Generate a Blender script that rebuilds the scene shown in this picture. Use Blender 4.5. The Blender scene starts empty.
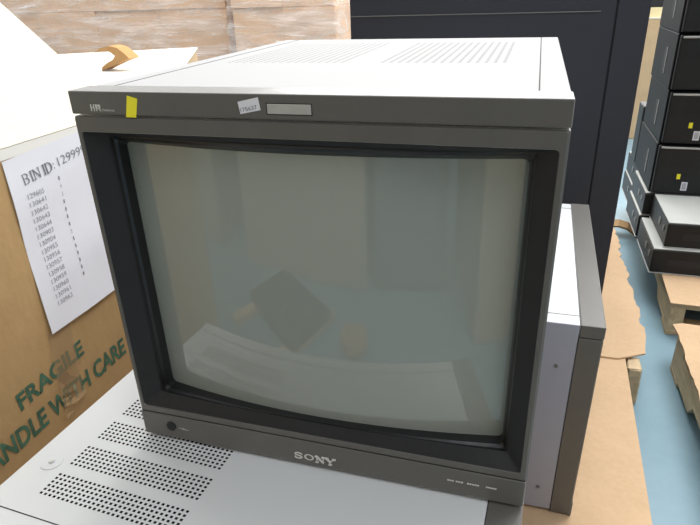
import bpy, bmesh, math, random
from mathutils import Vector, Matrix
C = bpy.context.scene
COL = C.collection
PI = math.pi
random.seed(7)

# ------------------------------------------------------------------ materials
class N:
    """tiny wrapper: arithmetic on node sockets"""
    def __init__(s, t, o): s.t = t; s.o = o
    def _m(s, op, *a):
        n = s.t.nodes.new('ShaderNodeMath'); n.operation = op
        for i, v in enumerate((s,) + a):
            if isinstance(v, N): s.t.links.new(v.o, n.inputs[i])
            else: n.inputs[i].default_value = v
        return N(s.t, n.outputs[0])
    def __add__(s, b): return s._m('ADD', b)
    def __sub__(s, b): return s._m('SUBTRACT', b)
    def __mul__(s, b): return s._m('MULTIPLY', b)
    def __truediv__(s, b): return s._m('DIVIDE', b)
    def gt(s, b): return s._m('GREATER_THAN', b)
    def lt(s, b): return s._m('LESS_THAN', b)
    def fract(s): return s._m('FRACT')
    def abs(s): return s._m('ABSOLUTE')
    def mx(s, b): return s._m('MAXIMUM', b)

def new_mat(name):
    m = bpy.data.materials.new(name); m.use_nodes = True
    t = m.node_tree
    return m, t, t.nodes['Principled BSDF']

def noise(t, scale=5, detail=4, rough=.55, stretch=None, dist=0):
    co = t.nodes.new('ShaderNodeTexCoord'); src = co.outputs['Object']
    if stretch:
        mp = t.nodes.new('ShaderNodeMapping'); mp.inputs['Scale'].default_value = stretch
        t.links.new(src, mp.inputs['Vector']); src = mp.outputs['Vector']
    n = t.nodes.new('ShaderNodeTexNoise')
    n.inputs['Scale'].default_value = scale; n.inputs['Detail'].default_value = detail
    n.inputs['Roughness'].default_value = rough; n.inputs['Distortion'].default_value = dist
    t.links.new(src, n.inputs['Vector'])
    return n.outputs['Fac']

def ramp(t, fac, stops):
    r = t.nodes.new('ShaderNodeValToRGB')
    while len(r.color_ramp.elements) < len(stops): r.color_ramp.elements.new(.5)
    for e, (p, c) in zip(r.color_ramp.elements, stops):
        e.position = p; e.color = (c[0], c[1], c[2], 1)
    t.links.new(fac, r.inputs['Fac'])
    return r.outputs['Color']

def bump(t, b, fac, strength=.2, dist=.001):
    n = t.nodes.new('ShaderNodeBump'); n.inputs['Strength'].default_value = strength
    n.inputs['Distance'].default_value = dist
    t.links.new(fac, n.inputs['Height']); t.links.new(n.outputs['Normal'], b.inputs['Normal'])

def mat(name, col, rough=.5, var=.08, scale=8, metal=0, spec=.5, bmp=0, bscale=200, coat=0, stretch=None):
    m, t, b = new_mat(name)
    f = noise(t, scale, stretch=stretch)
    lo = [max(0, c * (1 - var)) for c in col]; hi = [min(1, c * (1 + var)) for c in col]
    t.links.new(ramp(t, f, [(.3, lo), (.7, hi)]), b.inputs['Base Color'])
    b.inputs['Roughness'].default_value = rough; b.inputs['Metallic'].default_value = metal
    b.inputs['Specular IOR Level'].default_value = spec
    if coat: b.inputs['Coat Weight'].default_value = coat; b.inputs['Coat Roughness'].default_value = .1
    if bmp: bump(t, b, noise(t, bscale, 2), bmp, .0006)
    return m

def mat_cardboard(name, col, var=.12, rough=.85):
    m, t, b = new_mat(name)
    f = noise(t, 6, 6, .6); g = noise(t, 90, 3, .6, stretch=(1, 1, .25))
    c1 = ramp(t, f, [(.25, [c * (1 - var) for c in col]), (.55, col), (.8, [min(1, c * (1 + var)) for c in col])])
    mix = t.nodes.new('ShaderNodeMixRGB'); mix.blend_type = 'MULTIPLY'; mix.inputs[0].default_value = .35
    t.links.new(c1, mix.inputs[1]); t.links.new(ramp(t, g, [(.3, (.8, .78, .75)), (.7, (1, 1, 1))]), mix.inputs[2])
    t.links.new(mix.outputs[0], b.inputs['Base Color'])
    b.inputs['Roughness'].default_value = rough; b.inputs['Specular IOR Level'].default_value = .25
    bump(t, b, f, .5, .01)
    return m

def mat_vent(name, col, mode):
    m, t, b = new_mat(name)
    co = t.nodes.new('ShaderNodeTexCoord'); sp = t.nodes.new('ShaderNodeSeparateXYZ')
    t.links.new(co.outputs['Object'], sp.inputs[0])
    x, y, z = (N(t, sp.outputs[i]) for i in range(3))
    if mode == 'blocks':
        bx = ((x - .0515) / .0460).fract() * .0460
        u = (bx / .0056).fract() - .5
        v = ((y - .329) / .0061).fract() - .5
        box = bx.lt(.0336) * x.gt(.0515) * x.lt(.411) * y.gt(.329) * y.lt(.506)
        dot = u.abs().mx(v.abs()).lt(.27)
    else:
        u = ((x - .0) / .0098).fract() - .5
        v = ((y - .22) / .0098).fract() - .5
        a = x.gt(.049) * x.lt(.2058) ; c = x.gt(.245) * x.lt(.392)
        box = (a + c) * y.gt(.22) * y.lt(.465)
        dot = u.abs().mx(v.abs()).lt(.20)
    mask = box * dot * z.gt(.40)
    base = ramp(t, noise(t, 3), [(.3, [c * .97 for c in col]), (.7, col)])
    mix = t.nodes.new('ShaderNodeMixRGB')
    t.links.new(mask.o, mix.inputs[0]); t.links.new(base, mix.inputs[1])
    mix.inputs[2].default_value = (.012, .013, .015, 1) if mode == 'blocks' else (.20, .20, .20, 1)
    t.links.new(mix.outputs[0], b.inputs['Base Color'])
    b.inputs['Roughness'].default_value = .5 if mode == 'blocks' else .75
    s = (mask * -.3) + .3 if mode == 'blocks' else (mask * -.06) + .06
    t.links.new(s.o, b.inputs['Specular IOR Level'])
    bump(t, b, (mask * -1).o, .6, .001)
    return m

M = {}
M['bezel'] = mat('bezel_grey_plastic', (.104, .101, .091), .38, .06, 20, bmp=.25, bscale=900)
for _m in ('bezel',):
    _b = M[_m].node_tree.nodes['Principled BSDF']; _b.inputs['Sheen Weight'].default_value = .8; _b.inputs['Sheen Roughness'].default_value = .35
M['bezel_dark'] = mat('recess_black_plastic', (.021, .022, .024), .5, .08, 20, spec=.3, bmp=.2, bscale=900)
M['mask_black'] = mat('tube_mask_black', (.012, .012, .013), .32, .1, 20)
M['case'] = mat('painted_metal_light_grey', (.60, .62, .63), .5, .03, 4)
M['case_shaded'] = mat('painted_metal_light_grey_shaded', (.36, .37, .44), .5, .04, 4)  # same light grey paint, the shade on the side put into the colour
M['case_vent'] = mat_vent('perforated_light_grey_metal', (.63, .65, .65), 'blocks')
M['case_vent_fine'] = mat_vent('fine_perforated_light_grey_metal', (.415, .415, .415), 'fine')
M['silver'] = mat('silver_print', (.62, .62, .58), .4, .05)
M['print_dim'] = mat('dim_print', (.42, .43, .40), .5, .05)
M['lens'] = mat('grey_lamp_lens', (.42, .41, .38), .35, .08, 60)
M['yellow'] = mat('yellow_tape', (.92, .84, .03), .6, .05)
M['white_paper'] = mat('white_paper', (.76, .77, .83), .8, .02, 6)
M['sticker'] = mat('white_sticker', (.74, .74, .78), .6, .03)
M['ink_head'] = mat('heading_ink', (.30, .31, .34), .8, .2, 300)
M['ink'] = mat('grey_ink', (.20, .21, .24), .8, .3, 300)
M['ink_soft'] = mat('pale_grey_ink', (.34, .35, .39), .8, .3, 300)
M['green_ink'] = mat('green_ink', (.055, .135, .085), .75, .35, 60)
M['blue_ink'] = mat('blue_ink', (.03, .08, .2), .75, .2, 60)
M['rubber'] = mat('black_rubber', (.02, .02, .02), .8)
M['screw'] = mat('steel_screw', (.16, .16, .17), .35, metal=.3)
M['dark_hole'] = mat('dark_hole', (.02, .02, .022), .8)
M['rack'] = mat('rack_black_paint', (.030, .033, .043), .6, .06, 3, spec=.35, bmp=.2, bscale=500)
M['rack_gap'] = mat('rack_gap', (.012, .012, .014), .8)
M['pc_black'] = mat('computer_black', (.014, .015, .016), .5, .25, 14, spec=.3)
M['pc_side'] = mat('computer_dark_grey_steel', (.013, .0135, .015), .6, .1, 8, spec=.2)
M['pc_lid'] = mat('computer_light_lid', (.50, .52, .49), .45, .05, 8)
M['pc_rim'] = mat('computer_pale_rim', (.42, .42, .40), .35, .05, 8)
M['card'] = mat_cardboard('cardboard_brown', (.48, .315, .15))
M['card_floor'] = mat_cardboard('cardboard_pale', (.60, .42, .26), .08)
M['card_overexposed'] = mat_cardboard('cardboard_overexposed', (.68, .645, .54), .03)  # brown cardboard paled to cream, overexposure put into the colour
M['card_torn'] = mat_cardboard('cardboard_torn_edge', (.24, .14, .07))
M['card_far'] = mat_cardboard('cardboard_far', (.55, .40, .24), .1)
M['card_wrap'] = mat_cardboard('cardboard_wrapped', (.80, .53, .34), .08)
M['white_card'] = mat('white_matte', (.80, .79, .75), .8, .03, 4)
M['port'] = mat('dull_port_metal', (.16, .16, .155), .5)
M['card_back'] = mat_cardboard('cardboard_greyish', (.40, .345, .25), .06)
M['curl'] = mat_cardboard('cardboard_dark_curl', (.34, .22, .11), .15)
M['orange_card'] = mat_cardboard('cardboard_orange', (.50, .29, .12), .1)
M['stand_in_blue'] = mat('blue_grey_stand_in', (.10, .12, .16), .5, .1, 3)

def mat_wood(name, col):
    m, t, b = new_mat(name)
    f = noise(t, 7, 8, .65, stretch=(6, .8, 6), dist=.6); g = noise(t, 30, 5, .7)
    c = ramp(t, f, [(.3, [x * .78 for x in col]), (.5, col), (.72, [min(1, x * 1.25) for x in col])])
    mix = t.nodes.new('ShaderNodeMixRGB'); mix.blend_type = 'MULTIPLY'; mix.inputs[0].default_value = .3
    t.links.new(c, mix.inputs[1]); t.links.new(ramp(t, g, [(.35, (.55, .5, .45)), (.6, (1, 1, 1))]), mix.inputs[2])
    t.links.new(mix.outputs[0], b.inputs['Base Color']); b.inputs['Roughness'].default_value = .85
    bump(t, b, f, .5, .004)
    return m
M['wood'] = mat_wood('pallet_wood', (.66, .49, .29))
M['wood_grey'] = mat_wood('weathered_pallet_wood', (.60, .46, .29))

def mat_floor():
    m, t, b = new_mat('blue_painted_floor')
    f = noise(t, 1.6, 6, .6); g = noise(t, 25, 4, .6)
    c = ramp(t, f, [(.3, (.20, .325, .395)), (.6, (.235, .365, .44)), (.8, (.27, .40, .47))])
    mix = t.nodes.new('ShaderNodeMixRGB'); mix.blend_type = 'MULTIPLY'; mix.inputs[0].default_value = .25
    t.links.new(c, mix.inputs[1]); t.links.new(ramp(t, g, [(.35, (.8, .8, .8)), (.65, (1, 1, 1))]), mix.inputs[2])
    t.links.new(mix.outputs[0], b.inputs['Base Color'])
    b.inputs['Roughness'].default_value = .35
    return m
M['floor'] = mat_floor()
M['wall'] = mat('warehouse_wall_paint', (.62, .62, .60), .8, .04, 2)

def mat_screen():
    m, t, b = new_mat('picture_tube_glass')
    co = t.nodes.new('ShaderNodeTexCoord'); sp = t.nodes.new('ShaderNodeSeparateXYZ')
    t.links.new(co.outputs['Object'], sp.inputs[0])
    col = ramp(t, noise(t, 2.5, 2), [(.35, (.285, .315, .285)), (.65, (.305, .335, .305))])
    t.links.new(col, b.inputs['Base Color'])
    b.inputs['Roughness'].default_value = .6; b.inputs['Specular IOR Level'].default_value = 0
    b.inputs['Coat Weight'].default_value = 1; b.inputs['Coat Roughness'].default_value = .012
    b.inputs['Coat IOR'].default_value = 1.75
    return m
M['screen'] = mat_screen()

def mat_tape():
    m, t, b = new_mat('clear_packing_tape')
    b.inputs['Base Color'].default_value = (.52, .36, .2, 1); b.inputs['Roughness'].default_value = .18
    b.inputs['Alpha'].default_value = .35
    bump(t, b, noise(t, 40, 3), .5, .002)
    return m
M['tape'] = mat_tape()

def mat_film():
    m, t, b = new_mat('stretch_film')
    n1 = noise(t, 3.0, 6, .6, stretch=(.5, 1, 3.2), dist=1.2)
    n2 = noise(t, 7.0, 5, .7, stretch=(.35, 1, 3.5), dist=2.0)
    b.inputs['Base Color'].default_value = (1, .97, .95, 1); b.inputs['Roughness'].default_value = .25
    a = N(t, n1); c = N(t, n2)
    st = (c - .60).mx(0.0) * 7.0  # white glare streaks on the film, put into its opacity
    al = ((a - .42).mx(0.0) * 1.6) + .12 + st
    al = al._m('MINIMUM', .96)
    t.links.new(al.o, b.inputs['Alpha'])
    bump(t, b, n2, .8, .02)
    return m
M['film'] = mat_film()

# ------------------------------------------------------------------ mesh helpers
def mesh_obj(name, bm, m, parent=None, smooth=False):
    me = bpy.data.meshes.new(name); bm.normal_update(); bm.to_mesh(me); bm.free()
    for mm in (m if isinstance(m, (list, tuple)) else [m]): me.materials.append(mm)
    if smooth:
        for p in me.polygons: p.use_smooth = True
    o = bpy.data.objects.new(name, me); COL.objects.link(o)
    if parent: o.parent = parent
    return o

def box(bm, x0, x1, y0, y1, z0, z1, bev=0, seg=2, mtx=None):
    vs = [bm.verts.new((x, y, z)) for z in (z0, z1) for y in (y0, y1) for x in (x0, x1)]
    q = [(0, 2, 3, 1), (4, 5, 7, 6), (0, 1, 5, 4), (2, 6, 7, 3), (0, 4, 6, 2), (1, 3, 7, 5)]
    fs = [bm.faces.new([vs[i] for i in f]) for f in q]
    geo = vs
    if bev:
        es = list({e for f in fs for e in f.edges})
        r = bmesh.ops.bevel(bm, geom=es, offset=bev, segments=seg, affect='EDGES', profile=.5)
        geo = list({v for f in r['faces'] for v in f.verts} | {v for v in vs if v.is_valid})
    if mtx: bmesh.ops.transform(bm, matrix=mtx, verts=geo)
    return geo

def bx(name, m, parent, *a, **k):
    bm = bmesh.new(); box(bm, *a, **k); return mesh_obj(name, bm, m, parent)

def cyl(bm, c, r, h, axis='z', seg=24, r2=None):
    mt = Matrix.Translation(Vector(c))
    if axis == 'y': mt = mt @ Matrix.Rotation(PI / 2, 4, 'X')
    if axis == 'x': mt = mt @ Matrix.Rotation(PI / 2, 4, 'Y')
    bmesh.ops.create_cone(bm, cap_ends=True, segments=seg, radius1=r, radius2=r if r2 is None else r2, depth=h, matrix=mt)

def prism(bm, pts, thick, mtx=None):
    """flat polygon in XY, extruded by thick along +z"""
    lo = [bm.verts.new((p[0], p[1], 0)) for p in pts]; hi = [bm.verts.new((p[0], p[1], thick)) for p in pts]
    bm.faces.new(list(reversed(lo))); bm.faces.new(hi)
    n = len(pts)
    for i in range(n): bm.faces.new([lo[i], lo[(i + 1) % n], hi[(i + 1) % n], hi[i]])
    if mtx: bmesh.ops.transform(bm, matrix=mtx, verts=lo + hi)

def loft(bm, loops, close=True):
    rows = [[bm.verts.new(p) for p in lp] for lp in loops]
    for a, b in zip(rows, rows[1:]):
        n = len(a)
        for i in range(n if close else n - 1):
            j = (i + 1) % n
            bm.faces.new([a[i], a[j], b[j], b[i]])
    return rows

def frame(o, xd, yd):
    """matrix with local x along xd, local y along yd, origin o"""
    x = Vector(xd).normalized(); y = Vector(yd).normalized(); z = x.cross(y).normalized(); y = z.cross(x)
    m = Matrix((x, y, z)).transposed().to_4x4(); m.translation = Vector(o); return m

def text_bm(s, mtx, width, height, depth=.0004, bold=0, into=None, xs=None):
    """lettering as mesh: width x height (cap height) box, placed by mtx (local x right, local y up)"""
    cu = bpy.data.curves.new('lettering', 'FONT'); cu.body = s; cu.size = 1; cu.offset = bold; cu.resolution_u = 3
    ob = bpy.data.objects.new('lettering', cu); COL.objects.link(ob)
    dg = bpy.context.evaluated_depsgraph_get(); me = bpy.data.meshes.new_from_object(ob.evaluated_get(dg))
    bpy.data.objects.remove(ob); bpy.data.curves.remove(cu)
    bm = into or bmesh.new(); old = set(bm.verts)
    bm.from_mesh(me); bpy.data.meshes.remove(me)
    vs = [v for v in bm.verts if v not in old]
    x0 = min(v.co.x for v in vs); x1 = max(v.co.x for v in vs)
    y1 = .729 if any(ch.isupper() or ch.isdigit() for ch in s) else .54
    for v in vs:
        v.co.x = (v.co.x - x0) / (x1 - x0) * width; v.co.y = v.co.y / y1 * height; v.co.z = depth
    bmesh.ops.transform(bm, matrix=mtx, verts=vs)
    return bm

def empty(name, loc=(0, 0, 0), rotz=0):
    o = bpy.data.objects.new(name, None); o.empty_display_size = .1; COL.objects.link(o)
    o.location = loc; o.rotation_euler = (0, 0, rotz); return o

def tag(o, label=None, cat=None, group=None, kind=None):
    if label: o['label'] = label
    if cat: o['category'] = cat
    if group: o['group'] = group
    if kind: o['kind'] = kind
    return o

def thing(name, label, cat, loc=(0, 0, 0), rotz=0, group=None):
    return tag(empty(name, loc, rotz), label, cat, group)

def dup(root, loc, rotz, label, name=None):
    r = root.copy(); COL.objects.link(r); r.location = loc; r.rotation_euler = (0, 0, rotz); r['label'] = label
    for ch in list(root.children):
        c = ch.copy(); COL.objects.link(c); c.parent = r
        for g in ch.children:
            d = g.copy(); COL.objects.link(d); d.parent = c
    return r

# ------------------------------------------------------------------ levels
FL = -.540            # blue floor
PT = -.422            # top of the cardboard lying on the pallets
W, D, H = .450, .541, .406
BZ = .034             # bezel depth

# ------------------------------------------------------------------ setting
def struct(name, bm, m): return tag(mesh_obj(name, bm, m), kind='structure')
bm = bmesh.new(); box(bm, -6, 6, -5, 8, FL - .1, FL); struct('floor', bm, M['floor'])
bm = bmesh.new(); box(bm, -6, 6, 8, 8.1, FL, 3.2); struct('wall_back', bm, M['wall'])
bm = bmesh.new(); box(bm, -6.1, -6, -5, 8, FL, 3.2); struct('wall_left', bm, M['wall'])

# ------------------------------------------------------------------ monitors
def rect_loop(x0, x1, z0, z1, y, r=.004, sagb=0, sagt=0, ny=24, zb=0, zt=0):
    """closed loop, corners rounded, bottom/top edge bulging towards -y by sag and down by zb"""
    pts = []
    def arc(cx, cz, a0):
        for k in range(5):
            a = a0 + PI / 2 * k / 4; pts.append([cx + r * math.cos(a), y, cz + r * math.sin(a)])
    arc(x1 - r, z1 - r, 0)
    for k in range(1, ny): pts.append([x1 - r + (x0 - x1 + 2 * r) * k / ny, y, z1])
    arc(x0 + r, z1 - r, PI / 2)
    for k in range(1, ny): pts.append([x0, y, z1 - r + (z0 - z1 + 2 * r) * k / ny])
    arc(x0 + r, z0 + r, PI)
    for k in range(1, ny): pts.append([x0 + r + (x1 - x0 - 2 * r) * k / ny, y, z0])
    arc(x1 - r, z0 + r, 1.5 * PI)
    for k in range(1, ny): pts.append([x1, y, z0 + r + (z1 - z0 - 2 * r) * k / ny])
    xm = (x0 + x1) / 2; hw = (x1 - x0) / 2
    for p in pts:
        t = 1 - ((p[0] - xm) / hw) ** 2
        p[1] -= sagb * max(0, t)
    return pts

SX0, SX1, SZ0, SZ1, SY, SAG = .0262, .4228, .0515, .3506, .0353, .0195

def tube_face(parent):
    """the cylindrical glass"""
    bm = bmesh.new(); nx, nz = 48, 10
    xm = (SX0 + SX1) / 2; hw = (SX1 - SX0) / 2 + .004
    g = []
    for j in range(nz + 1):
        z = SZ0 - .004 + (SZ1 - SZ0 + .008) * j / nz
        row = []
        for i in range(nx + 1):
            x = xm - hw + 2 * hw * i / nx; t = 1 - ((x - xm) / (hw - .004)) ** 2
            row.append(bm.verts.new((x, SY + .0012 - SAG * t, z)))
        g.append(row)
    for j in range(nz):
        for i in range(nx): bm.faces.new([g[j][i], g[j][i + 1], g[j + 1][i + 1], g[j + 1][i]])
    o = mesh_obj('screen', bm, M['screen'], parent, True)
    return o

def serif_sony(parent):
    """wide slab-serif nameplate lettering"""
    bm = bmesh.new(); th = .0006
    x0, z0, hgt = .1985, .0035, .0080
    wl = .0100
    def put(pts, ox): prism(bm, [(ox + a * wl, b * hgt) for a, b in pts], th, frame((0, -.0002, z0), (1, 0, 0), (0, 0, 1)))
    def stroke(path, w, ox):
        for (a, b), (c, d) in zip(path, path[1:]):
            A = Vector((a * wl, b * hgt)); B = Vector((c * wl, d * hgt)); dr = (B - A).normalized(); n = Vector((-dr.y, dr.x)) * w / 2
            e = dr * w * .25
            prism(bm, [(ox + p.x, p.y) for p in (A - n - e, B - n + e, B + n + e, A + n - e)], th + 4e-6 * (len(bm.verts) % 509), frame((0, -.0002, z0), (1, 0, 0), (0, 0, 1)))
    S_ = [(.90, .74), (.84, .90), (.66, .97), (.40, .98), (.18, .90), (.10, .74), (.20, .60), (.50, .52), (.80, .42), (.92, .27), (.84, .11), (.62, .03), (.36, .02), (.16, .10), (.10, .27)]
    stroke(S_, .0013, x0)
    ox = x0 + wl * 1.22      # O : ring thick at the sides
    lo, li = [], []
    for k in range(28):
        a = 2 * PI * k / 28
        lo.append((.56 + .58 * math.cos(a), .5 + .52 * math.sin(a))); li.append((.56 + .36 * math.cos(a), .5 + .40 * math.sin(a)))
    for k in range(28):
        j = (k + 1) % 28; put([lo[k], lo[j], li[j], li[k]], ox)
    ox = x0 + wl * 2.60      # N
    stroke([(.16, 0), (.16, 1)], .0009, ox); stroke([(.9, 0), (.9, 1)], .0009, ox); stroke([(.14, .96), (.9, .06)], .0018, ox)
    for a, b in ((.16, 0), (.9, 1), (.12, 1)): stroke([(a - .18, b), (a + .18, b)], .0008, ox)
    ox = x0 + wl * 3.80      # Y
    stroke([(.08, 1), (.52, .42)], .0016, ox); stroke([(.95, 1), (.52, .42)], .0010, ox); stroke([(.52, .45), (.52, 0)], .0016, ox)
    for a, b in ((.1, 1), (.95, 1), (.52, 0)): stroke([(a - .2, b), (a + .2, b)], .0008, ox)
    return mesh_obj('nameplate_lettering', bm, M['silver'], parent)

def front_bezel(parent, full):
    """dark grey plastic front: frame, recessed surround, top cap, lower lip"""
    y0, y1 = 0, BZ
    # frame ring
    bm = bmesh.new()
    z_lo, z_hi = .0350, .3826
    out0 = rect_loop(0, W, 0.0, z_hi, y1, .0015); out1 = rect_loop(0, W, 0.0, z_hi, .0018, .0015); out2 = rect_loop(.0012, W - .0022, .001, z_hi - .001, 0, .002)
    in0 = rect_loop(.0045, .4440, .0372, .3680, 0, .0035); in1 = rect_loop(.0052, .4434, .0378, .3674, .0016, .0035)
    loft(bm, [out0, out1, out2, in0, in1, rect_loop(.0052, .4434, .0378, .3674, BZ, .0035)])
    bz = mesh_obj('bezel', bm, M['bezel'], parent)
    # lower lip stands a touch proud
    bx('lower_lip', M['bezel'], bz, .0004, W - .0004, -.0018, .004, -.0040, .0290, bev=.0012)
    bx('lip_groove', M['rack_gap'], bz, .001, W - .001, -.0003, .003, .0290, .0302)
    # top cap
    bx('top_cap', M['bezel'], parent, 0, W, -.0005, BZ, .3846, H + .0002, bev=.0012)
    # recessed surround
    bm = bmesh.new()
    L0 = rect_loop(.0045, .4440, .0372, .3680, .0010, .0035)
    L1 = rect_loop(.0235, .4285, .0520, .3620, .0130, .002, .0075)
    L1b = rect_loop(.0245, .4275, .0510, .3612, .0150, .002, .0080)
    loft(bm, [L0, L1, L1b])
    rc = mesh_obj('screen_surround', bm, M['bezel_dark'], parent)
    bm = bmesh.new()
    a = rect_loop(.0245, .4275, .0510, .3612, .0150, .002, .0080)
    b_ = rect_loop(.0250, .4265, .0500, .3602, .0190, .003, .0110)
    r0 = rect_loop(.0232, .4262, .0492, .3586, .0200, .004, .0125)
    r1 = rect_loop(.0258, .4242, .0512, .3560, .0235, .005, .0150)
    e = rect_loop(SX0, SX1, SZ0, SZ1, SY, .006, SAG)
    e2 = rect_loop(SX0 - .004, SX1 + .004, SZ0 - .004, SZ1 + .004, SY + .02, .006, SAG)
    loft(bm, [a, b_, r0, r1, e, e2])
    mesh_obj('tube_mask', bm, M['mask_black'], parent)
    tube_face(parent)

def make_monitor(name, label, loc, rotz, detail, vent_mat, side_mat, depth=D, base=.002, feet=((.06, 0), (.48, 0))):
    t = thing(name, label, 'monitor', loc, rotz)
    # cabinet: folded sheet metal shell with a bend seam along each side of the top
    bm = bmesh.new(); box(bm, .0010, W - .0010, BZ + .0008, depth, base, H - .0006, bev=.0016)
    for f_ in [q for q in bm.faces if q.normal.y < -.9 and q.calc_area() > .05]: bm.faces.remove(f_)
    cab = mesh_obj('cabinet', bm, [vent_mat], t)
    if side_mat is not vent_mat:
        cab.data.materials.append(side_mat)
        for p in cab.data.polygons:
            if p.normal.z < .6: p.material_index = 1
    for x in (.0255, W - .0255):
        bx('top_seam', M['dark_hole'], cab, x - .0006, x + .0006, BZ + .001, depth - .002, H - .002, H - .0003)
    front_bezel(t, detail)
    for x in (.05, W - .05):
        for y, _ in feet:
            bm = bmesh.new(); hh_ = base + .0066; cyl(bm, (x, y, base - hh_ / 2), .014, hh_, r2=.0125); mesh_obj('foot', bm, M['rubber'], t)
    return t, cab

mon, cab = make_monitor('crt_monitor', 'large grey tube monitor with big screen, on top of the white perforated monitor', (0, 0, 0), 0, True, M['case_vent_fine'], M['case'], base=.030, feet=((.06, 0), (.28, 0)))
# badges, lamp, stickers on the front
FR = lambda x, z, y=-.0006: frame((x, y, z), (1, 0, 0), (0, 0, 1))
bm = bmesh.new()
for dx in (0, .0032): box(bm, .0230 + dx, .0239 + dx, -.0011, -.0004, .3880, .3942)
box(bm, .0230, .0271, -.0012, -.0004, .3908, .3915)
for z in (.3936, .3924, .3908): box(bm, .0282, .0335, -.0012, -.0004, z - .0004, z + .0004)
box(bm, .0328, .0336, -.0011, -.0004, .3908, .3940); box(bm, .0290, .0297, -.0011, -.0004, .3880, .3942)
prism(bm, [(0, 0), (.0010, 0), (-.0018, .0030), (-.0028, .0030)], .0006, frame((.0332, -.0004, .3880), (1, 0, 0), (0, 0, 1)))
text_bm('Trinitron', FR(.0353, .3882), .0135, .0022, .0005, .01, into=bm)
mesh_obj('model_badge', bm, M['silver'], mon)
lm = bx('tally_lamp', M['lens'], mon, .2035, .2437, -.0010, .001, .3895, .3981, bev=.0005)
bx('lamp_frame', M['bezel_dark'], lm, .2027, .2445, -.0007, .0005, .3888, .3988)
def flat(name, m, parent, pts, y, th=.0004):
    bm = bmesh.new(); prism(bm, pts, th, frame((0, y, 0), (1, 0, 0), (0, 0, 1))); return mesh_obj(name, bm, m, parent)
tag(flat('tape_piece', M['yellow'], mon, [(.0602, .3832), (.0711, .3831), (.0757, .4001), (.0654, .4028)], -.0006), 'slanted yellow tape piece')
st = tag(flat('number_sticker', M['sticker'], mon, [(.1780, .3888), (.1974, .3926), (.1959, .4034), (.1764, .3992)], -.0006), 'small white number sticker')
a = math.atan2(.0038, .0194)
mesh_obj('sticker_number', text_bm('175637', frame((.1788, -.0010, .3905), (math.cos(a), 0, math.sin(a)), (-math.sin(a), 0, math.cos(a))), .0160, .0036, .0002), M['ink'], st)
serif = serif_sony(mon); serif.location.y = -.0018
bm = bmesh.new(); cyl(bm, (.0403, -.0022, .0145), .0062, .0022, 'y', 32); pb = mesh_obj('power_button', bm, M['bezel_dark'], mon)
bm = bmesh.new(); box(bm, .0500, .0585, -.0021, -.0016, .0130, .0137); box(bm, .0545, .0630, -.0021, -.0016, .0118, .0126); mesh_obj('button_caption', bm, M['print_dim'], mon)
bm = bmesh.new()
for x0, x1 in ((.3715, .3788), (.3804, .3884), (.3920, .4048), (.4113, .4223)):
    n = max(3, int((x1 - x0) / .0022))
    for k in range(n):
        a0 = x0 + (x1 - x0) * k / n; box(bm, a0, a0 + (x1 - x0) / n * .8, -.0022, -.0016, .0129, .0145)
mesh_obj('control_captions', bm, M['silver'], mon)
mon.location = (0, 0, 0)

RZ = math.radians(87)
low, lcab = make_monitor('crt_monitor', 'light grey tube monitor with rows of square vent holes, underneath the big screen', (.4395, -.1927, -.414), RZ, False, M['case_vent'], M['case'], .557)
bm = bmesh.new(); cyl(bm, (.0945, .5270, H - .0003), .0125, .0012, seg=40); cyl(bm, (.0945, .5270, H + .0010), .0042, .0026, seg=24, r2=.003)
o = mesh_obj('case_screw', bm, M['case'], lcab)
bm = bmesh.new(); cyl(bm, (.0945, .5270, H + .0024), .0026, .0006, seg=6); mesh_obj('screw_socket', bm, M['silver'], lcab)

# monitor on the right: a little larger in the hand, tipped forward, front facing right
S3 = 1.045
cam_c = Vector((.41934448, -.46573923, .48589143))
rt, rcab = make_monitor('crt_monitor', 'light grey tube monitor tipped forward behind the big screen, its dark front facing right', (0, 0, 0), 0, False, M['case'], M['case_shaded'], feet=())
P0 = cam_c + (Vector((.5533, .3282, .0228)) - cam_c) * S3 + Vector((0, 0, .0045))          # near top front corner
Rm = Matrix.Rotation(.0702, 3, 'X')
loc_rot = Rm @ Matrix.Rotation(math.radians(90), 3, 'Z')
rt.matrix_world = Matrix.Translation(P0) @ loc_rot.to_4x4() @ Matrix.Diagonal((S3, S3, S3, 1)) @ Matrix.Translation((0, 0, -H))
# screws on its near side panel (local x = 0 face)
for y, z in ((.060, .326), (.060, .055)):
    bm = bmesh.new(); cyl(bm, (.0002, y, z), .0030, .0022, 'x', 14); mesh_obj('case_screw', bm, M['screw'], rcab)

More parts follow.
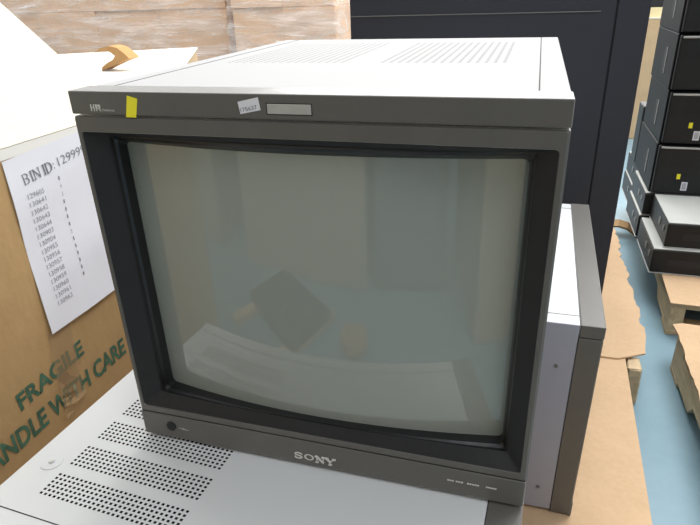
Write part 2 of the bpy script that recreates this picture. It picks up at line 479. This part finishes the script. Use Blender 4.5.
# ------------------------------------------------------------------ pallets with cardboard
def pallet(name, label, x0, x1, y0, y1, top, m, rz=0):
    ctr = Vector((x0, y0, FL)) + Matrix.Rotation(rz, 3, 'Z') @ Vector(((x1 - x0) / 2, (y1 - y0) / 2, 0))
    t = thing(name, label, 'pallet', ctr, rz)
    cx, cy = (x0 + x1) / 2, (y0 + y1) / 2; hx, hy = (x1 - x0) / 2, (y1 - y0) / 2; h = top - FL
    def B(nm, *a, bev=.002):
        return bx(nm, m, t, *a, bev=bev, seg=1)
    for k in range(3):
        xc = -hx + .022 + k * (2 * hx - .044) / 2
        bm = bmesh.new()
        nl, nd = .20, .035
        pts = [(-hy + .004, .016), (-hy + .22, .016), (-hy + .25, .016 + nd), (-hy + .25 + nl, .016 + nd), (-hy + .28 + nl, .016),
               (hy - .28 - nl, .016), (hy - .25 - nl, .016 + nd), (hy - .25, .016 + nd), (hy - .22, .016), (hy - .004, .016), (hy - .004, h - .018), (-hy + .004, h - .018)]
        prism(bm, pts, .042, frame((xc - .021, 0, 0), (0, 1, 0), (0, 0, 1)))
        mesh_obj('stringer', bm, m, t)
    n = max(5, int(2 * hy / .15))
    for k in range(n):
        yc = -hy + .048 + k * (2 * hy - .096) / (n - 1)
        B('deck_board', -hx, hx, yc - .046, yc + .046, h - .018, h)
    for k in range(3):
        yc = -hy + .048 + k * (2 * hy - .096) / 2
        B('bottom_board', -hx, hx, yc - .046, yc + .046, 0, .016)
    return t

def sheet(name, label, edge, z0, th, m, seed=0, wav=.0):
    """flat sheet of cardboard from an outline; outline gets small torn irregularities where flagged"""
    rnd = random.Random(seed); pts = []
    n = len(edge)
    for i, (x, y, torn) in enumerate(edge):
        x2, y2, _ = edge[(i + 1) % n]
        pts.append((x, y))
        if torn:
            L = math.hypot(x2 - x, y2 - y); k = int(L / .022)
            nx, ny = (y2 - y) / L, -(x2 - x) / L
            w = 0
            for j in range(1, k):
                w = w * .6 + rnd.uniform(-torn, torn); f = j / k
                pts.append((x + (x2 - x) * f + nx * w, y + (y2 - y) * f + ny * w))
    bm = bmesh.new(); prism(bm, pts, th, Matrix.Translation((0, 0, z0)))
    return tag(mesh_obj(name, bm, m), label, 'cardboard')

pallet('wooden_pallet', 'low wooden pallet hidden beneath the monitors and the pale cardboard sheet', -.235, .660, -.38, .945, PT - .005, M['wood'])
sheet('cardboard_sheet', 'pale flat cardboard sheet in the foreground under the tipped monitor', [(-.23, -.30, 0), (.645, -.30, 0), (.700, .30, .0), (.7185, .960, .002), (.715, .975, 0), (-.23, .975, 0)], PT - .005, .005, M['card_floor'], 3)
pallet('wooden_pallet', 'weathered pallet with one block end showing, under the torn far cardboard', -.18, .735, .985, 2.01, PT - .005, M['wood_grey'])
sheet('cardboard_sheet', 'torn pale cardboard sheet beside the black cabinet, beyond the near sheet', [(-.15, .955, 0), (.700, .950, 0), (.770, .990, .007), (.785, 1.35, .007), (.778, 1.90, .004), (-.15, 1.98, 0)], PT, .005, M['card_floor'], 5)
# splintered block end that sticks out at the corner of that pallet
bm = bmesh.new(); vs = box(bm, .722, .757, .925, .982, FL + .001, PT - .006, bev=.004, seg=1)
rnd = random.Random(2)
for v in bm.verts: v.co.x += rnd.uniform(-.004, .004); v.co.y += rnd.uniform(-.003, .003)
tag(mesh_obj('wood_block', bm, M['wood_grey']), 'rough short wood block poking out below the torn cardboard corner', 'wood block')

pallet('wooden_pallet', 'wooden pallet under the stack of black desktop computers', .890, 1.95, 1.314, 2.50, PT - .005, M['wood'], -.035)
sheet('cardboard_sheet', 'pale cardboard sheet on the pallet under the black computers', [(.885, 1.306, 0), (1.95, 1.270, 0), (1.99, 2.47, 0), (.925, 2.50, .0)], PT - .005, .005, M['card_floor'], 8)
pallet('wooden_pallet', 'nearer notched wooden pallet at the right edge of the picture', .872, 1.95, .10, 1.125, PT - .005, M['wood_grey'])
sheet('cardboard_sheet', 'pale cardboard sheet on the nearer notched pallet at the right edge', [(.862, .12, .003), (1.95, .12, 0), (1.95, 1.132, 0), (.895, 1.185, 0), (.868, 1.175, .003)], PT - .005, .005, M['card_floor'], 9)
# batten under the raised far side of the tipped monitor
bx('wood_batten', M['wood'], None, .10, .50, .775, .815, PT, PT + .0265, bev=.002)
tag(bpy.data.objects['wood_batten'], 'wooden batten propping the far side of the tipped monitor', 'batten')

# curled strip on the floor
bm = bmesh.new(); rows = []
arch = [(.765, .006), (.772, .028), (.790, .045), (.828, .049), (.862, .040), (.890, .020), (.912, .001)]
for x, z in arch: rows.append([(x, 2.10, FL + z), (x + .01, 2.17, FL + z + .004)])
loft(bm, rows, False)
o = mesh_obj('cardboard_scrap', bm, M['curl']); so = o.modifiers.new('s', 'SOLIDIFY'); so.thickness = .008; so.offset = -1
tag(o, 'small curled brown cardboard scrap lying on the blue floor', 'scrap')

# ------------------------------------------------------------------ black cabinet behind
RH = 1.00
ck = thing('equipment_cabinet', 'tall black equipment cabinet standing behind the monitors', 'cabinet', (.308, 1.04, PT + .005))
w2 = .340; hh = RH
bx('cabinet_body', M['rack'], ck, -w2, w2, .012, .80, .0, hh, bev=.004)
# door panel with raised rim, seam to the right of it
dr = bx('door', M['rack'], ck, -w2, .2710, 0, .0115, .02, hh - .004, bev=.003)
bx('side_trim', M['rack'], ck, .2740, w2, 0, .0115, .02, hh - .004, bev=.002)
bx('door_seam', M['rack_gap'], ck, .2706, .2744, .004, .013, .02, hh - .006)
bx('ledge', M['port'], dr, -w2 + .004, .240, -.0030, .002, .8340, .8362, bev=.0007)  # ledge drawn pale: the highlight along it is put into the colour

# ------------------------------------------------------------------ left carton with printing
X = -.257
cb = thing('shipping_carton', 'brown shipping carton with green fragile lettering and paper sheet, left of the monitors', 'carton', (0, 0, 0))
bx0, bx1, by0, by1, bzt = -.80, X, -.34, .405, .302
bm = bmesh.new()
box(bm, bx0, bx1, by0, by1, FL + .001, bzt, bev=.004, seg=2)
# open the top: remove upward face
for f in [f for f in bm.faces if f.normal.z > .9 and f.calc_area() > .1] : bm.faces.remove(f)
body = mesh_obj('carton_body', bm, M['card'], cb)
def quad_slab(name, m, parent, a, b, c, d, th=.004):
    bm = bmesh.new(); a, b, c, d = map(Vector, (a, b, c, d)); n = (b - a).cross(d - a).normalized() * th
    lo = [bm.verts.new(p) for p in (a, b, c, d)]; hi = [bm.verts.new(p + n) for p in (a, b, c, d)]
    bm.faces.new(list(reversed(lo))); bm.faces.new(hi)
    for i in range(4): bm.faces.new([lo[i], lo[(i + 1) % 4], hi[(i + 1) % 4], hi[i]])
    return mesh_obj(name, bm, m, parent)
fl = .285; s45 = math.sin(PI / 4)
flap = quad_slab('flap', M['card_overexposed'], cb, (X - .002, by0 + .005, bzt), (X - .002, .3985, bzt), (X - .002 - fl * s45, .374, bzt + fl * s45), (X - .002 - fl * s45, by0 + .005, bzt + fl * s45))
tag(flap, 'cream flap with overexposure in its colour, leaning inwards')
quad_slab('flap', M['card'], cb, (bx0 + .002, by1 - .005, bzt), (bx0 + .002, by0 + .005, bzt), (bx0 - .12, by0 + .005, bzt + .22), (bx0 - .12, by1 - .005, bzt + .22))
quad_slab('flap', M['card'], cb, (X - .01, by1 - .002, bzt), (bx0 + .01, by1 - .002, bzt), (bx0 + .01, by1 - .05, bzt - .26), (X - .01, by1 - .05, bzt - .26))
# white tape along the crease
bx('crease_tape', M['white_card'], cb, X, X + .0008, .03, .385, .2890, .3035)
# printing, on the face that looks right (+x): local x of the text along +y
def PF(y, z, ang=0, off=.0006): return frame((X + off, y, z), (0, math.cos(ang), math.sin(ang)), (0, -math.sin(ang), math.cos(ang)))
mesh_obj('printed_word', text_bm('FRAGILE', PF(.0455, -.0615, .070), .141, .0285, .0002, .032), M['green_ink'], cb)
mesh_obj('printed_line', text_bm('HANDLE WITH CARE', PF(-.050, -.1175, .018), .330, .0335, .0002, .032), M['green_ink'], cb)
# taped paper sheet: gently rippled, lower edge lifting
bm = bmesh.new(); g = []
ny, nz = 16, 22
for j in range(nz + 1):
    row = []
    for i in range(ny + 1):
        u = i / ny; v = j / nz
        y = .1340 + .216 * u - .002 * v; z = .2880 - .2700 * v + .010 * u * (1 - v)
        off = .0018 + .0016 * math.sin(9 * v + 2 * u) * math.sin(PI * v) + .010 * max(0, v - .75) ** 1.5 * 4 * (1 - abs(u - .4))
        row.append(bm.verts.new((X + off, y, z)))
    g.append(row)
for j in range(nz):
    for i in range(ny): bm.faces.new([g[j][i], g[j + 1][i], g[j + 1][i + 1], g[j][i + 1]])
pp = mesh_obj('paper_sheet', bm, M['white_paper'], cb, True); tag(pp, 'white printed list taped to the box')
PO = .0042
def on_paper(bm):
    for v_ in bm.verts:
        v = (.2880 - v_.co.z) / .2700; u = (v_.co.y - .1340) / .216
        v = max(0, v + .010 * u * (1 - v) / .27); d = v_.co.x - (X + PO)
        if d > .002: d -= .003
        v_.co.x = X + .0022 + .0016 * math.sin(9 * v + 2 * u) * math.sin(PI * v) + .040 * max(0, v - .75) ** 1.5 * (1 - abs(u - .4)) + d
    return bm
# serif heading
def serif_glyphs(bm, mtx, segs, th=.0002):
    for (a, b, c, d, w) in segs:
        A = Vector((a, b)); B = Vector((c, d)); dr = (B - A).normalized(); n = Vector((-dr.y, dr.x)) * w / 2
        prism(bm, [tuple(A - n), tuple(B - n), tuple(B + n), tuple(A + n)], th + 3e-6 * (len(bm.verts) % 401), mtx)
def G_B(ox, h):
    s = [(ox, 0, ox, h, .0015), (ox - .0016, 0, ox + .004, 0, .0007), (ox - .0016, h, ox + .004, h, .0007), (ox, h * .53, ox + .004, h * .53, .0007)]
    for cz, r in ((h * .76, h * .24), (h * .265, h * .265)):
        for k in range(8):
            a0 = -PI / 2 + PI * k / 8; a1 = a0 + PI / 8
            s.append((ox + .004 + r * 1.1 * math.cos(a0), cz + r * math.sin(a0), ox + .004 + r * 1.1 * math.cos(a1), cz + r * math.sin(a1), .0016 if 2 <= k <= 5 else .0009))
    return s
def G_I(ox, h): return [(ox, 0, ox, h, .0015), (ox - .0018, 0, ox + .0018, 0, .0006), (ox - .0018, h, ox + .0018, h, .0006)]
def G_N(ox, h):
    w = .0100
    return [(ox, 0, ox, h, .0007), (ox + w, 0, ox + w, h, .0007), (ox, h, ox + w, 0, .0012), (ox - .0018, 0, ox + .0018, 0, .0006), (ox - .0018, h, ox + .001, h, .0006), (ox + w - .0018, h, ox + w + .0018, h, .0006)]
def G_D(ox, h):
    s = [(ox, 0, ox, h, .0015), (ox - .0016, 0, ox + .003, 0, .0006), (ox - .0016, h, ox + .003, h, .0006)]
    for k in range(12):
        a0 = -PI / 2 + PI * k / 12; a1 = a0 + PI / 12
        s.append((ox + .003 + .0068 * math.cos(a0), h / 2 + h / 2 * math.sin(a0), ox + .003 + .0068 * math.cos(a1), h / 2 + h / 2 * math.sin(a1), .0015 if 3 <= k <= 8 else .0008))
    return s
bm = bmesh.new(); hm = PF(.1600, .2480, .095, PO)
h_ = .0145
serif_glyphs(bm, hm, G_B(.0012, h_) + G_I(.0160, h_) + G_N(.0212, h_) + G_I(.0408, h_) + G_D(.0458, h_))
for z in (.002, .0085): prism(bm, [(.0600, z - .001), (.0616, z - .001), (.0616, z + .001), (.0600, z + .001)], .0002, hm)
text_bm('129999', PF(.2300, .2556, .095, PO), .062, .0142, .0002, -.006, into=bm)
mesh_obj('heading', on_paper(bm), M['ink'], pp)
nums = ['129605', '130641', '130642', '130643', '130644', '130903', '130904', '130955', '130956', '130957', '130958', '130959', '130960', '130961', '130962']
qty = '1421111211111 1'.replace(' ', '1')
bm = bmesh.new()
for k, s in enumerate(nums):
    z = .2268 - k * .01235
    text_bm(s, PF(.1590, z, .02, PO + (.003 if k > 10 else 0)), .0315, .0078, .0002, 0, into=bm)
mesh_obj('number_column', on_paper(bm), M['ink_soft'], pp)
bm = bmesh.new()
for k in range(14):
    z = .2360 - k * .01235
    text_bm(qty[k % len(qty)], PF(.2230, z, 0, PO + (.003 if k > 10 else 0)), .0022, .0062, .0002, 0, into=bm)
mesh_obj('quantity_column', on_paper(bm), M['ink'], pp)
# strip of clear tape running down the face, crumpled at its end
bm = bmesh.new(); rows = []
rnd = random.Random(4)
for i in range(22):
    f = i / 21; z = .020 - .150 * f; cy = .150 - .012 * f
    k = max(0, f - .55) * 2.2
    rows.append([(X + .0012 + rnd.uniform(0, .006) * k, cy - .024 + rnd.uniform(-.004, .004) * k, z), (X + .0012 + rnd.uniform(0, .010) * k, cy, z + rnd.uniform(-.002, .002) * k), (X + .0012 + rnd.uniform(0, .006) * k, cy + .024 + rnd.uniform(-.005, .005) * k, z)])
loft(bm, rows, False)
mesh_obj('packing_tape', bm, M['tape'], cb)
bm = bmesh.new()
prism(bm, [(.128, -.048), (.140, -.052), (.146, -.070), (.160, -.082), (.150, -.098), (.136, -.110), (.126, -.096), (.131, -.078), (.122, -.062)], .0003, frame((X + .0003, 0, 0), (0, 1, 0), (0, 0, 1)))
mesh_obj('torn_dent', bm, M['card_torn'], cb)

# ------------------------------------------------------------------ white-topped carton behind, wrapped loads
wc = thing('shipping_carton', 'carton with its top whitened to look overexposed, behind the leaning cream flap', 'carton', (-.937, 1.82, FL), math.radians(26.4))
bx('carton_body', M['card_far'], wc, -1.2, 0, -1.05, 0, .001, .812, bev=.004)
bx('overexposed_top', M['white_card'], wc, -1.205, .005, -1.055, .005, .8125, .8180, bev=.001)  # carton top whitened: its overexposure is put into the colour
# curled brown strip standing on the white carton top
bm = bmesh.new()
cr = [(-.854, .331), (-.829, .345), (-.799, .350), (-.773, .345), (-.749, .328), (-.735, .314), (-.776, .302), (-.807, .291), (-.841, .2785), (-.838, .290), (-.815, .303), (-.795, .311), (-.785, .322), (-.800, .333), (-.819, .339), (-.842, .334)]
prism(bm, list(reversed(cr)), .05, frame((0, 1.095, 0), (1, 0, 0), (0, 0, 1)) @ Matrix.Diagonal((1, 1, -1, 1)))
bmesh.ops.recalc_face_normals(bm, faces=bm.faces)
o = mesh_obj('cardboard_scrap', bm, M['orange_card'])
tag(o, 'curved orange-brown cardboard strip standing on the white carton top', 'scrap')

def wrapped(label, x0, x1, y0, y1, zt, cols, rws, seed):
    t = thing('wrapped_carton_load', label, 'wrapped load', ((x0 + x1) / 2, (y0 + y1) / 2, FL))
    hx, hy = (x1 - x0) / 2, (y1 - y0) / 2; h = zt - FL; rnd = random.Random(seed)
    for i in range(3): bx('pallet_runner', M['wood'], t, -hx + i * (hx - .05), -hx + i * (hx - .05) + .1, -hy + .01, hy - .01, .001, .12)
    for c in range(cols):
        for r in range(rws):
            a0 = -hx + .02 + c * (2 * hx - .04) / cols; a1 = a0 + (2 * hx - .04) / cols - .001
            b0 = .122 + r * (h - .13) / rws; b1 = b0 + (h - .13) / rws - .001
            j = rnd.uniform(0, .015)
            bx('carton', M['card_wrap'], t, a0, a1, -hy + .02 + j, hy - .02, b0, b1, bev=.002)
    bm = bmesh.new(); n = 120; m_ = 40
    per = [(-hx, -hy), (hx, -hy), (hx, hy), (-hx, hy)]
    L = [2 * hx, 2 * hy, 2 * hx, 2 * hy]; tot = sum(L); rows = []
    for j in range(m_ + 1):
        z = .06 + (h - .05) * j / m_; row = []
        for i in range(n):
            s = tot * i / n; k = 0
            while s > L[k]: s -= L[k]; k += 1
            A, B = Vector(per[k]), Vector(per[(k + 1) % 4]); p = A + (B - A) * (s / L[k])
            rr = .006 * math.sin(z * 60 + 3 * math.sin(p.x * 9 + seed)) + .005 * math.sin(p.x * 31 + z * 17)
            d = Vector((p.x / hx, p.y / hy)); row.append((p.x + d.x * (rr + .004), p.y + d.y * (rr + .004), z))
        rows.append(row)
    loft(bm, rows)
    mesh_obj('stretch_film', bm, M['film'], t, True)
    return t
wrapped('wide pallet load of tan cartons in clear stretch film, top left', -3.55, -1.50, 3.20, 4.20, .80, 4, 3, 1)
wrapped('narrower film-wrapped pallet load of tan cartons, next to the black cabinet', -1.42, -.715, 3.05, 3.90, .80, 2, 3, 2)

# ------------------------------------------------------------------ desktop computers on the right
def sff(label, loc, rz=0):
    t = thing('desktop_computer', label, 'computer', loc, rz, None)
    w, d, h = .36, .30, .088
    c = bx('chassis', M['pc_black'], t, 0, w, 0, d, 0, h - .003, bev=.004)
    bx('lid', M['pc_lid'], t, .003, w - .003, .004, d - .002, h - .0026, h, bev=.001)
    bx('base_rim', M['pc_rim'], t, -.002, w + .002, -.002, d - .01, -.0008 + .001, .004, bev=.001)
    for y in (.05, .12):
        bm = bmesh.new(); cyl(bm, (-.001, y, .052), .011 if y < .1 else .014, .003, 'x', 18); mesh_obj('side_port', bm, M['port'], t)
    bx('vent_slot', M['dark_hole'], t, .05, .30, -.001, .002, .03, .055)
    return t
s1 = sff('small black desktop computer with grey lid, bottom front of the stack on the pallet', (.853, 1.512, PT + .0005))
Z1 = PT + .0885
dup(s1, (.885, 1.530, Z1), 0, 'small black desktop computer with pale lid, second up at the stack front')
dup(s1, (.850, 1.832, PT + .0005), 0, 'small black computer on the pallet directly behind the bottom front one')
dup(s1, (.858, 1.836, Z1), 0, 'small black computer holding up the tall stack of larger computers')
dup(s1, (.868, 2.150, PT + .0005), 0, 'rearmost small black computer lying lowest on the pallet')
dup(s1, (.874, 2.155, Z1), 0, 'rearmost small black computer lying on the lowest rear one')

def tower(label, loc):
    t = thing('desktop_computer', label, 'computer', loc, 0, 'larger black computers in the tall stack')
    w, d, h = .42, .40, .184
    bx('chassis', M['pc_side'], t, 0, w, .022, d, 0, h, bev=.004)
    f = bx('front_panel', M['pc_black'], t, .006, w, 0, .022, .004, h - .004, bev=.005)
    bx('top_rim', M['pc_rim'], f, .012, w - .004, -.003, .006, h - .014, h - .007, bev=.002)
    bx('lower_rim', M['pc_side'], f, .012, w - .004, -.003, .006, .006, .013, bev=.002)
    sl = bx('side_handle', M['dark_hole'], t, -.0012, .001, .15, .20, .045, .125)
    bx('handle_edge', M['pc_rim'], sl, -.0022, .0005, .146, .152, .040, .130)
    bx('spec_tag', M['yellow'], f, .0800, .0920, -.0010, 0, .060, .079)
    lb = bx('barcode_label', M['sticker'], f, .1000, .1200, -.0010, 0, .018, .050)
    bm = bmesh.new()
    for k in range(6): box(bm, .104 + k * .0022, .1050 + k * .0022, -.0014, -.0009, .022, .046)
    mesh_obj('barcode', bm, M['ink'], lb)
    return t
Z2 = Z1 + .0885
t1 = tower('larger black computer at the bottom of the tall stack, with yellow and white tags', (.868, 1.828, Z2))
for k, (dx, lab) in enumerate([(.872, 'larger black computer second up in the tall stack, with yellow tag'), (.869, 'larger black computer third up in the tall stack'), (.868, 'topmost larger black computer of the tall stack, cut by the frame')]):
    o = dup(t1, (dx, 1.828, Z2 + .1845 * (k + 1)), 0, lab)
    if k >= 1:
        for ch in list(o.children):
            if ch.name.startswith('front_panel'):
                for g in list(ch.children):
                    if g.name.startswith(('spec_tag', 'barcode_label')): bpy.data.objects.remove(g)
    if k == 2:
        bm = bmesh.new()
        for i in range(16):
            for j in range(12): box(bm, .075 + i * .007, .079 + i * .007, -.0012, .0005, .040 + j * .0085, .0442 + j * .0085)
        mesh_obj('vent_grille', bm, M['pc_rim'], o)
# dup() does not copy a third level, so the second one gets its own barcode
for o in bpy.data.objects:
    if o.name.startswith('barcode_label') and not o.children:
        bm = bmesh.new()
        for k in range(6): box(bm, .104 + k * .0022, .1050 + k * .0022, -.0014, -.0009, .022, .046)
        mesh_obj('barcode', bm, M['ink'], o)

# black upright unit with silver edge standing on the rear small computer
tc = thing('thin_client', 'slim upright black unit with silver rounded edge beside the tall stack', 'computer', (.869, 2.25, Z2))
bx('casing', M['pc_black'], tc, 0, .030, 0, .12, .0, .240, bev=.008, seg=3)
bx('silver_edge', M['silver'], tc, .022, .034, -.003, .012, .008, .236, bev=.004, seg=3)

# tall carton far behind, with an open yellow carton on it
fc = thing('tall_carton', 'tall narrow brown carton far back between black cabinet and computers', 'carton', (1.00, 4.15, FL))
bx('carton_body', M['card_far'], fc, -.30, .22, -.18, .18, .001, .775, bev=.004)
bx('top_tape', M['white_card'], fc, -.30, .22, -.182, -.10, .7755, .779)
bx('seam_line', M['card_torn'], fc, .060, .066, -.1812, -.180, .05, .775)
oc = thing('open_carton', 'open pale yellow carton sitting on the tall narrow one', 'carton', (1.00, 4.17, FL + .780))
M['card_yellow'] = mat_cardboard('cardboard_yellow', (.78, .68, .40), .08)
bm = bmesh.new()
for a in ((-.28, .20, -.15, -.145), (-.28, .20, .145, .15), (-.28, -.275, -.145, .145), (.195, .20, -.145, .145)): box(bm, *a, 0, .06)
box(bm, -.28, .20, -.145, .145, 0, .005)
mesh_obj('carton_body', bm, M['card_yellow'], oc)
bm = bmesh.new(); prism(bm, [(-.05, .06), (.03, .06), (.10, .26), (.02, .22)], .004, frame((0, -.148, 0), (1, 0, 0), (0, .3, 1))); mesh_obj('flap', bm, M['card_yellow'], oc)
bm = bmesh.new(); prism(bm, [(.10, .06), (.20, .06), (.24, .30), (.16, .20)], .004, frame((0, -.140, 0), (1, 0, 0), (0, .3, 1))); mesh_obj('flap', bm, M['card_yellow'], oc)
bx('dark_contents', M['dark_hole'], oc, -.27, .19, -.13, .14, .006, .20, bev=.01)
sh = thing('shipping_carton', 'pale carton standing at the far back above the open yellow carton', 'carton', (1.2, 5.4, FL))
bx('carton_body', M['card_yellow'], sh, -.5, .6, -.3, .3, .001, 1.12, bev=.004)
bx('tape_strip', M['white_card'], sh, .02, .08, -.3008, -.3, .001, 1.12)

# ------------------------------------------------------------------ what stands behind the camera (seen only mirrored in the glass)
def back_carton(label, x0, x1, y0, y1, h):
    t = thing('shipping_carton', label, 'carton', ((x0 + x1) / 2, (y0 + y1) / 2, FL))
    hx, hy = (x1 - x0) / 2, (y1 - y0) / 2
    bx('carton_body', M['card_back'], t, -hx, hx, -hy, hy, .001, h, bev=.006)
    bx('top_tape', M['tape'], t, -hx, hx, -.03, .03, h + .0002, h + .001)
    return t, hx, hy
b1, hx, hy = back_carton('big brown carton with blue print, mirrored in the middle of the screen', -.85, .06, -2.10, -1.38, 1.55)
def BF(x, z): return frame((x, hy + .001, z), (-1, 0, 0), (0, 0, 1))
bm = text_bm('express', BF(hx - .38, .98), .30, .060, .0002, .01)
for k in range(24):
    a0 = 2 * PI * k / 24; a1 = 2 * PI * (k + 1) / 24; c = Vector((.08, 1.01))
    P = lambda a, r: (c.x + r * math.cos(a), c.y + r * math.sin(a))
    prism(bm, [P(a0, .060), P(a1, .060), P(a1, .070), P(a0, .070)], .0002, BF(hx - .0, 0))
prism(bm, [(.08, .92), (.70, .92), (.70, .93), (.08, .93)], .0002, BF(hx, 0))
mesh_obj('carton_print', bm, M['blue_ink'], b1)
b2, hx2, hy2 = back_carton('brown carton standing at the right behind the camera, mirrored in the glass', .66, 1.45, -1.75, -1.02, 1.40)
b3, hx3, hy3 = back_carton('brown carton at the far left behind the camera, mirrored in the glass', -2.1, -1.12, -2.1, -1.40, 1.50)
bm = text_bm('HEAVY', frame((hx3 - .05, hy3 + .001, 1.15), (0, 0, -1), (-1, 0, 0)), .55, .07, .0002, .02); mesh_obj('carton_print', bm, M['blue_ink'], b3)
lk = thing('legs_stand_in', 'narrow blue-grey box standing in for the camera operator legs, mirrored as a dark band in the glass', 'stand-in', (.33, -1.62, FL))
bx('stand_in_body', M['stand_in_blue'], lk, -.20, .22, -.22, .22, .001, 1.7, bev=.006)  # added box in place of the legs mirrored in the glass
bx('stand_in_door', M['stand_in_blue'], lk, -.19, .21, .2205, .235, .03, 1.67, bev=.003)
dp = thing('leaning_panel', 'dark flat panel lying on blue floor, mirrored in the glass', 'panel', (-.36, -1.06, FL), .50)
bx('panel_board', M['pc_side'], dp, -.24, .20, -.16, .14, .026, .060, bev=.004)
bx('wooden_runner', M['wood'], dp, -.21, -.15, -.20, .30, .001, .0255, bev=.002)
bx('wooden_runner', M['wood'], dp, .13, .19, -.20, .30, .001, .0255, bev=.002)
bm = bmesh.new(); bmesh.ops.create_icosphere(bm, subdivisions=3, radius=.07)
rnd = random.Random(3)
for v in bm.verts:
    v.co *= 1 + rnd.uniform(-.18, .18); v.co.z = max(v.co.z * .6, -.04)
o = mesh_obj('shoe_stand_in', bm, M['card']); o.location = (.05, -.98, FL + .041)  # added lump in place of the shoe mirrored in the glass
tag(o, 'crumpled brown lump standing in for a shoe on blue floor, mirrored in the glass', 'paper')

# ------------------------------------------------------------------ camera
cam = bpy.data.cameras.new('camera'); co = bpy.data.objects.new('camera', cam); COL.objects.link(co)
r = Vector((.9577859588922909, .2855546223570267, -.03323574279763808))
d = Vector((.09322922799437236, -.4178847242399783, -.9037038609491777))
f = Vector((-.27194552394983124, .8624563263710303, -.4268661583051983))
co.matrix_world = Matrix(((r.x, -d.x, -f.x, cam_c.x), (r.y, -d.y, -f.y, cam_c.y), (r.z, -d.z, -f.z, cam_c.z), (0, 0, 0, 1)))
cam.sensor_width = 36; cam.lens = 584.304 * 36 / 700; cam.clip_start = .02
C.camera = co

# ------------------------------------------------------------------ light
def area(name, loc, target, size, power, col=(1, 1, 1)):
    l = bpy.data.lights.new(name, 'AREA'); l.shape = 'RECTANGLE'; l.size, l.size_y = size; l.energy = power; l.color = col
    o = bpy.data.objects.new(name, l); COL.objects.link(o); o.location = loc
    o.rotation_euler = (Vector(target) - Vector(loc)).to_track_quat('-Z', 'Y').to_euler(); return o
area('ceiling_light_bank', (.9, 2.2, 3.1), (.2, .8, 0), (3.2, 2.6), 215, (1, .985, .96))
area('window_light', (-4.6, 3.0, 2.6), (-.6, 1.2, .2), (2.4, 2.0), 60, (1, .97, .92))
area('ceiling_light_front', (1.6, -1.2, 3.0), (-.1, .2, 0), (1.6, 1.6), 34, (.95, .97, 1))
area('back_windows', (.3, 7.2, 2.3), (.3, 0, .3), (6.5, 1.8), 340, (1, .99, .97))
area('load_fill_light', (-1.9, 1.6, 3.2), (-1.8, 3.2, .4), (2.0, 1.0), 52, (1, .96, .93))  # added fill light, no lamp hangs there; brightens the wrapped loads
w = bpy.data.worlds.new('world'); C.world = w; w.use_nodes = True
t = w.node_tree; bg = t.nodes['Background']
tc_ = t.nodes.new('ShaderNodeTexCoord'); sp = t.nodes.new('ShaderNodeSeparateXYZ'); t.links.new(tc_.outputs['Generated'], sp.inputs[0])
t.links.new(ramp(t, sp.outputs[2], [(0, (.38, .40, .44)), (.5, (.62, .65, .70)), (1, (.80, .82, .85))]), bg.inputs[0])
bg.inputs[1].default_value = .80
C.view_settings.view_transform = 'Standard'; C.view_settings.look = 'None'
C.view_settings.exposure = 0; C.view_settings.gamma = 1
